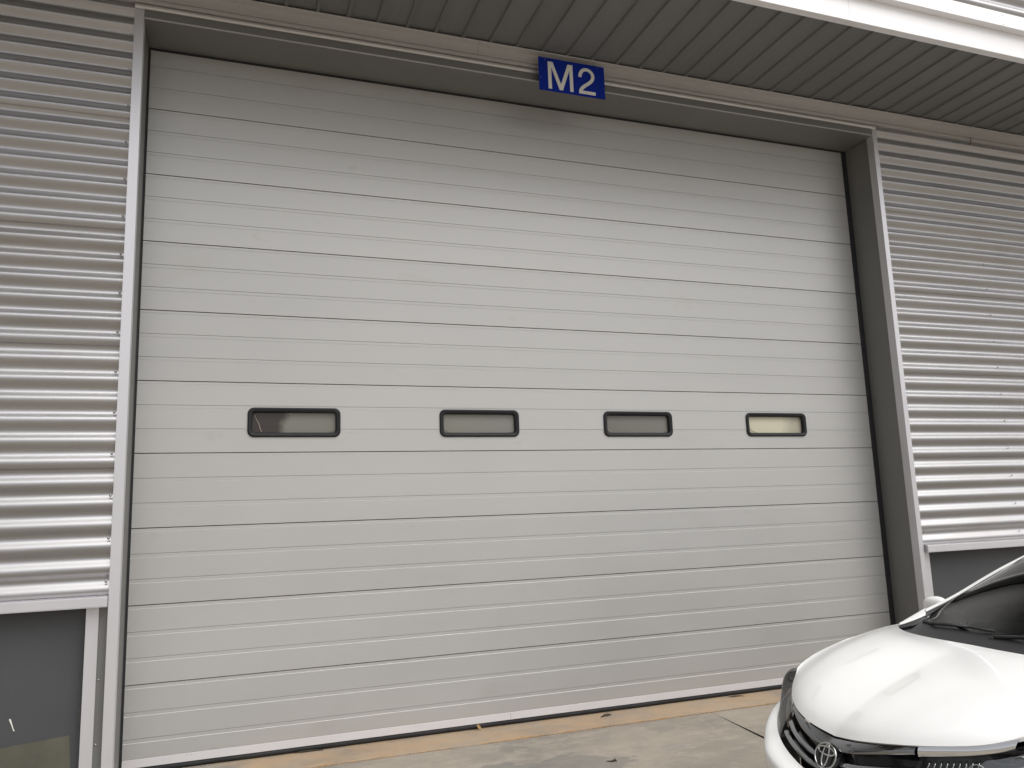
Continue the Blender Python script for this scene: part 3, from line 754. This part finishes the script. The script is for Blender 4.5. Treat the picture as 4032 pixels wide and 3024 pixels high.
# white pillar band wraps from the door side over the edge
po = [(x+.022, y+.010, z-.030) for x, y, z in pil_o]
surf('pillar', G([po, pil_o, pil_i], 5, 4), M['carwhite'], inset=0, lip=.01, mirror=True)
surf('pillar_trim', G([off(pil_i, .004, 0, -.003), [(p[0]*.5+q_[0]*.5, p[1]*.5+q_[1]*.5, p[2]*.5+q_[2]*.5+.001) for p, q_ in zip(pil_i, WI)], off(WI, 0, -.004, -.001)], 5, 2), M['plastic'], inset=0, lip=.01, mirror=True)
cen_w = [(1.185, 0, 1.000), (1.40, 0, 1.128), (1.60, 0, 1.238), (1.79, 0, 1.332), (1.975, 0, 1.405)]
wr_ = []
sd_ = crv([(1.372, .682, .980)]+WI[1:], 4); cn_ = crv(cen_w, 4)
for a, b in zip(cn_, sd_):
    mid = [(a*(1-t)+b*t) for t in (0, .25, .5, .75, 1)]
    q = []
    for t, m_ in zip((0, .25, .5, .75, 1), mid):
        bow = (1-t**2.2); p = np.array([b[0]+(a[0]-b[0])*bow, b[1]*t, b[2]+(a[2]-b[2])*(1-t**2)]); q.append(p)
    wr_.append(mirrow(q))
# first row follows the glass base exactly
wr_[0] = mirrow([dense(WB, 5)[i] for i in range(5)])
surf('windscreen', G(wr_, 5, 1), M['wglass'], inset=0, lip=0)
# dark band along the bottom of the glass
bb = [np.array(wr_[0]), np.array(wr_[1])]
surf('screen_band', G([wr_[0], wr_[0]*.45+wr_[1]*.55], 5, 2), M['gloss'], inset=0, lip=0, offset=-.004)
# roof
ro = RL[4:9]; roc = [(1.975, 0, 1.405), (2.35, 0, 1.452), (2.75, 0, 1.465), (3.2, 0, 1.450), (3.55, 0, 1.385)]
rows = []
for a, b in zip(roc, ro):
    a = np.array(a); b = np.array(b); b0_ = b+np.array([-.008, -.028, -.001])
    q = [a]
    for t in (.25, .5, .75, .93):
        q.append(np.array([a[0]+(b0_[0]-a[0])*t**2, b0_[1]*t, a[2]+(b0_[2]-a[2])*t**2.4]))
    q.append(b); q.append(b+np.array([0, .012, -.03])); rows.append(mirrow(q))
surf('roof', G(rows, 4, 5), M['carwhite'], inset=0, lip=.01)
# rear window and boot
rw = [[(3.55, 0, 1.385), (3.55, .3, 1.370), (3.57, .55, 1.325)], [(3.85, 0, 1.260), (3.85, .3, 1.25), (3.87, .575, 1.215)], [(4.12, 0, 1.115), (4.13, .3, 1.105), (4.16, .60, 1.07)]]
surf('rear_window', G([mirrow(r) for r in rw], 5, 5), M['sglass'], inset=.003, lip=.01)
RL2 = RL[8:]; surf('rear_pillar', G([[(x, y+.012, z-.03) for x, y, z in RL2], RL2, [(3.57, .553, 1.325), (3.87, .578, 1.215), (4.08, .60, 1.11), (4.16, .605, 1.07)]], 5, 4), M['carwhite'], inset=0, lip=0, mirror=True)
bt = [[(4.12, 0, 1.118), (4.13, .3, 1.108), (4.19, .66, 1.06)], [(4.35, 0, 1.125), (4.35, .3, 1.115), (4.38, .66, 1.05)], [(4.56, 0, 1.12), (4.56, .3, 1.105), (4.53, .62, 1.04)], [(4.60, 0, .95), (4.60, .3, .94), (4.55, .62, .93)], [(4.58, 0, .75), (4.58, .3, .75), (4.54, .62, .76)]]
surf('boot_lid', G([mirrow(r) for r in bt], 5, 5), M['carwhite'], inset=.002)
rb = [[(4.58, 0, .75), (4.575, .4, .75), (4.54, .65, .76), (4.40, .83, .78), (4.2, .872, .78)], [(4.63, 0, .6), (4.62, .4, .6), (4.575, .65, .6), (4.44, .84, .6), (4.1, .885, .60)], [(4.60, 0, .35), (4.59, .4, .35), (4.55, .65, .35), (4.42, .84, .36), (4.01, .89, .36)], [(4.5, 0, .22), (4.5, .4, .22), (4.46, .65, .22), (4.35, .80, .22), (4.0, .85, .22)]]
surf('rear_bumper', G([mirrow(r) for r in rb], 5, 5), M['carwhite'])
tl = [[(4.53, .62, 1.04), (4.44, .75, 1.02), (4.25, .82, 1.0)], [(4.56, .62, .93), (4.46, .79, .90), (4.28, .86, .89)], [(4.54, .62, .77), (4.42, .82, .79), (4.3, .868, .79)]]
surf('tail_light', G(tl, 5, 5), M['red'], mirror=True)
# --- sides
def T(x):
    X = [1.285, 1.6, 2.2, 2.9, 3.5, 4.0, 4.25]; Y = [.757, .795, .812, .818, .80, .745, .69]; Zz = [.962, .968, .985, 1.005, 1.025, 1.045, 1.05]
    return np.array([x, np.interp(x, X, Y), np.interp(x, X, Zz)])
def sidestrip(x0, x1, zb=.20, n=7, arch=None):
    rows = []
    xs = np.linspace(x0, x1, n)
    for lv in range(7):
        q = []
        for x in xs:
            t = T(x); wmax = np.interp(x, [1.3, 1.6, 3.6, 4.0, 4.3], [.884, .886, .888, .885, .868])
            zz = [t[2], t[2]-.035, .87, .74, .56, .36, zb][lv]; yy = [t[1], t[1]+.028, wmax-.022, wmax-.004, wmax, wmax-.008, wmax-.035][lv]
            q.append((x, yy, zz))
        rows.append(q)
    return G(rows, 5, 5)
surf('front_door', sidestrip(1.345, 2.44), M['carwhite'], mirror=True)
surf('rear_door', sidestrip(2.445, 3.30), M['carwhite'], mirror=True)
q = sidestrip(3.305, 4.25, n=9)
# rear quarter with the wheel arch pressed into its grid
cx_, cz_, ra_ = 3.65, .31, .355
nv_, nu_ = q.shape[:2]
for i in range(nv_):
    for j in range(nu_):
        d = q[i, j, [0, 2]]-np.array([cx_, cz_]); r1_ = np.hypot(*d)
        if r1_ < ra_:
            s_2 = ra_/max(r1_, .02); q[i, j, 0] = cx_+d[0]*s_2; q[i, j, 2] = max(cz_+abs(d[1])*s_2, .2) if d[1] > -.05 else q[i, j, 2]
            q[i, j, 2] = max(q[i, j, 2], cz_-.02)
surf('rear_quarter', q, M['carwhite'], mirror=True, inset=0)
surf('sill_panel', G([[(1.30, .87, .42), (1.30, .872, .42), (1.345, .872, .42)], [(1.30, .86, .3), (1.32, .865, .3), (1.345, .868, .3)], [(1.30, .83, .2), (1.32, .84, .2), (1.345, .848, .2)]], 3, 3), M['carwhite'], mirror=True, inset=0)
surf('fender_rear', G([[(1.341, .8805, .733), (1.343, .8805, .733)], [(1.29, .888, .42), (1.343, .878, .42)]], 4, 4), M['carwhite'], mirror=True, inset=0)
# side glass
for a, b, nm in ((1.50, 2.40, 'door_window'), (2.47, 3.25, 'door_window'), (3.32, 3.95, 'quarter_window')):
    xs = np.linspace(a, b, 8); Rl = np.array(RL); rows = [[], []]
    for x in xs:
        yt = np.interp(x, Rl[:, 0], Rl[:, 1]); zt = np.interp(x, Rl[:, 0], Rl[:, 2]); t = T(x)
        rows[0].append((x, yt+.008, zt-.035)); rows[1].append((x, t[1]-.004, min(t[2], zt-.036)))
    surf(nm, G(rows, 3, 5), M['sglass'], mirror=True, inset=0, lip=0)
for x in (2.435, 3.285):
    Rl = np.array(RL); yt = np.interp(x, Rl[:, 0], Rl[:, 1]); zt = np.interp(x, Rl[:, 0], Rl[:, 2]); t = T(x)
    surf('door_pillar', G([[(x-.045, yt+.009, zt-.03), (x+.045, yt+.009, zt-.03)], [(x-.045, t[1], t[2]), (x+.045, t[1], t[2])]], 2, 5), M['gloss'], mirror=True, inset=0)
for x in (2.30, 3.15):
    for s in (1, -1):
        MB().tube([(x-.09, s*.887, .845), (x-.05, s*.915, .85), (x+.05, s*.915, .855), (x+.09, s*.887, .855)], .012, 8).build('door_handle', M['carwhite'], CAR, True)
# --- mirrors
for s in (1, -1):
    V = []; Fm = []
    n1, n2 = 14, 18
    for i in range(n1+1):
        ph = math.pi*i/n1
        for j in range(n2):
            th = 2*math.pi*j/n2; cx = math.copysign(abs(math.cos(th))**.8, math.cos(th)); sx_ = math.copysign(abs(math.sin(th))**.8, math.sin(th))
            V.append((1.70+(.055 if cx < 0 else .035)*math.sin(ph)*cx, s*(.915-.092*math.cos(ph)), 1.012+.062*math.sin(ph)**.7*sx_))
    for i in range(n1):
        for j in range(n2): Fm.append((i*n2+j, i*n2+(j+1) % n2, (i+1)*n2+(j+1) % n2, (i+1)*n2+j))
    mo = mesh('wing_mirror', V, Fm, M['carwhite'], CAR, True)
    MB().tube([(1.66, s*.79, .965), (1.69, s*.84, .975), (1.70, s*.88, .99)], [.03, .026, .024], 8).build('mirror_arm', M['plastic'], mo, True)
    mesh('mirror_glass', [(1.737, s*.84, .965), (1.737, s*.99, .970), (1.737, s*.985, 1.055), (1.737, s*.845, 1.055)], [(0, 1, 2, 3)], M['chrome'], mo)
# --- black corner between hood, fender and pillar; triangular quarter trim
surf('corner_trim', G([[(1.262, .745, .952), (1.340, .715, .976), (1.405, .695, 1.004)], [(1.250, .725, .942), (1.330, .690, .958), (1.400, .680, .985)]], 4, 3), M['plastic'], mirror=True, inset=0, lip=.03)
surf('fender_tip', G([[(1.285, .812, .922), (1.40, .816, .955), (1.49, .806, .985)], [(1.285, .782, .954), (1.37, .773, .992), (1.450, .742, 1.038)], [(1.272, .757, .962), (1.348, .735, .991), (1.420, .708, 1.023)], [(1.262, .742, .955), (1.340, .713, .980), (1.406, .694, 1.006)]], 4, 3), M['carwhite'], mirror=True, inset=0, lip=0)
# --- wipers
def wiper(base, p1, p2, p3):
    m_ = MB(); b = Vector(base)
    m_.tube([b+Vector((0, 0, -.02)), b+Vector((0, 0, .012))], .016, 10)
    m_.tube([b+Vector((0, 0, .008)), Vector(p1), Vector(p2)], [.011, .009, .006], 8)
    wv = m_.build('wiper', M['plastic'], CAR, True)
    MB().tube([Vector(p2)*.35+b*.65+Vector((.015, 0, .004)), Vector(p2), Vector(p3)], .0065, 6).build('blade', M['black'], wv, True)
wiper((1.275, .560, .990), (1.205, .43, 1.006), (1.19, .18, 1.018), (1.185, .02, 1.019))
wiper((1.165, .02, .985), (1.175, -.15, 1.014), (1.21, -.40, 1.014), (1.25, -.53, 1.010))
# --- interior
it = MB()
dsh = G([mirrow([(1.30, 0, .955), (1.33, .3, .952), (1.42, .66, .945)]), mirrow([(1.50, 0, .985), (1.52, .3, .985), (1.56, .68, .965)]), mirrow([(1.72, 0, .960), (1.74, .3, .965), (1.75, .70, .945)]), mirrow([(1.78, 0, .70), (1.80, .3, .72), (1.80, .70, .70)]), mirrow([(1.60, 0, .40), (1.62, .3, .40), (1.62, .70, .40)])], 4, 4)
surf('dashboard', dsh, M['interior'], inset=0, lip=0)
for sx_ in (.36, -.36):
    b = MB(); b.box(2.05, 2.55, sx_-.24, sx_+.24, .42, .56); b.box(2.50, 2.66, sx_-.23, sx_+.23, .50, 1.08); b.box(2.56, 2.66, sx_-.13, sx_+.13, 1.10, 1.26)
    b.build('seat', M['interior'], CAR, bevel=.03)
MB().box(3.05, 3.30, -.62, .62, .45, 1.05).build('rear_seat', M['interior'], CAR, bevel=.03)
MB().tube([(1.86+.07*math.sin(a), .36+.185*math.cos(a), .90+.165*math.sin(a)) for a in [2*math.pi*i/28 for i in range(28)]], .015, 8, True).build('steering_wheel', M['interior'], CAR, True)
MB().box(1.84, 1.88, .26, .46, .85, .94).build('steering_hub', M['interior'], CAR, bevel=.01)
MB().box(1.60, 4.1, -.76, .76, .22, .30).build('cabin_floor', M['interior'], CAR)
MB().box(1.78, 1.80, -.12, .12, 1.235, 1.295).build('rear_view_mirror', M['plastic'], CAR, bevel=.008)
for s in (1, -1):
    surf('door_lining', G([[(1.5, s*.765, .990), (2.4, s*.785, 1.005), (3.3, s*.775, 1.03)], [(1.5, s*.76, .3), (2.4, s*.80, .3), (3.3, s*.80, .3)]], 3, 3), M['interior'], inset=0, lip=0)
b = MB(); b.box(1.455, 1.50, .575, .625, .955, .975); b.box(1.46, 1.50, .50, .56, .955, .985); b.build('dash_ornament', M['plastic'], CAR, bevel=.004)
MB().tube([(1.44, .47, .965), (1.445, .47, .995)], .015, 12).build('air_freshener', M['amber'], CAR, True)
# --- under body and wheels
u_ = MB(); u_.box(.36, 1.15, -.50, .50, .22, .52); u_.box(.62, 1.30, -.60, .60, .2, .72); u_.box(1.30, 4.40, -.78, .78, .17, .24); u_.box(1.29, 1.34, -.74, .74, .2, .90); u_.box(4.0, 4.45, -.72, .72, .24, .7)
u_.build('underbody', M['gap'], CAR)
def lathe(prof, cx, cy, cz, s, n=40):
    V = []; F = []; k = len(prof)
    for i in range(n):
        a = 2*math.pi*i/n
        for r1, yy in prof: V.append((cx+r1*math.cos(a), cy+s*yy, cz+r1*math.sin(a)))
    for i in range(n):
        for j in range(k-1):
            f = (i*k+j, i*k+j+1, ((i+1) % n)*k+j+1, ((i+1) % n)*k+j); F.append(f if s > 0 else tuple(reversed(f)))
    return V, F
for cx in (.95, 3.65):
    for s in (1, -1):
        cy = s*.765; cz = .312
        we = empty('wheel', (0, 0, 0)); we.parent = CAR
        V, F = lathe([(.205, -.10), (.28, -.105), (.305, -.09), (.312, -.05), (.312, .05), (.305, .085), (.28, .102), (.24, .104), (.205, .095)], cx, cy, cz, s)
        mesh('tyre', V, F, M['tyre'], we, True)
        V, F = lathe([(.205, .095), (.198, .09), (.190, .05), (.185, -.09)], cx, cy, cz, s)
        b = MB().add(V, F)
        for q_ in range(10):
            a = 2*math.pi*q_/10; da = .10
            pts = [(cx+rr*math.cos(a+e_), cy+s*yy, cz+rr*math.sin(a+e_)) for rr, e_, yy in ((.04, -.35, .085), (.04, .35, .085), (.196, da, .080), (.196, -da, .080), (.04, -.35, .06), (.04, .35, .06), (.196, da, .05), (.196, -da, .05))]
            b.add(pts, [(0, 1, 2, 3), (0, 3, 7, 4), (1, 5, 6, 2), (0, 4, 5, 1)])
        V, F = lathe([(0.0, .088), (.05, .086), (.055, .06)], cx, cy, cz, s, 20); b.add(V, F)
        b.build('rim', M['rim'], we)
        V, F = lathe([(0.0, .02), (.19, .02)], cx, cy, cz, s, 24); mesh('brake_disc', V, F, M['gap'], we)

# ------------------------------------------------------------------ small things on the ground
def leaf(loc, rot, sz, lab):
    V = []; F = []; n = 8
    for i in range(n+1):
        t = i/n; w_ = sz*.30*math.sin(math.pi*t**.75)**1.4 if 0 < t < 1 else 0
        x = sz*(t-.5); c = sz*.25*(t-.4)**2*2
        V += [(x, -w_, c+w_*.5), (x, 0, c), (x, w_, c+w_*.45)]
    for i in range(n):
        a = i*3; F += [(a, a+1, a+4, a+3), (a+1, a+2, a+5, a+4)]
    o = mesh('dead_leaf', V, F, M['leaf'], None, True, loc); o.rotation_euler = rot; tag(o, lab, 'leaf'); return o
leaf((2.36, -.035, GZ+.020), (R(60), R(35), R(20)), .055, 'dry brown leaf leaning on the black rubber under the door')

def twig(pts, r, lab, name='twig'):
    o = MB().tube(pts, r, 6).build(name, M['twig'], None, True); tag(o, lab, 'twig'); return o
twig([(3.30, -.135, GZ+.004), (3.34, -.118, GZ+.010), (3.36, -.128, GZ+.014), (3.40, -.112, GZ+.006)], [.003, .008, .009, .003], 'dark curled twig lying on the orange threshold strip')
twig([(4.50, -.05, GZ+.004), (4.55, -.07, GZ+.010), (4.60, -.062, GZ+.006), (4.64, -.08, GZ+.003)], [.002, .005, .004, .0015], 'thin dark twig by the door rubber close to the white car')
twig([(2.93, -.97, gz(-.97)+.003), (2.96, -.99, gz(-.99)+.004), (2.985, -.985, gz(-.985)+.010), (2.99, -1.0, gz(-1.0)+.004)], [.002, .006, .009, .002], 'black scrap of bark on the bare concrete in front of the door')
twig([(1.05, -.01, GZ+.004), (1.12, -.022, GZ+.008), (1.19, -.018, GZ+.006), (1.25, -.03, GZ+.003)], [.002, .006, .006, .002], 'flattened brown scrap against the rubber at the left end of the door')
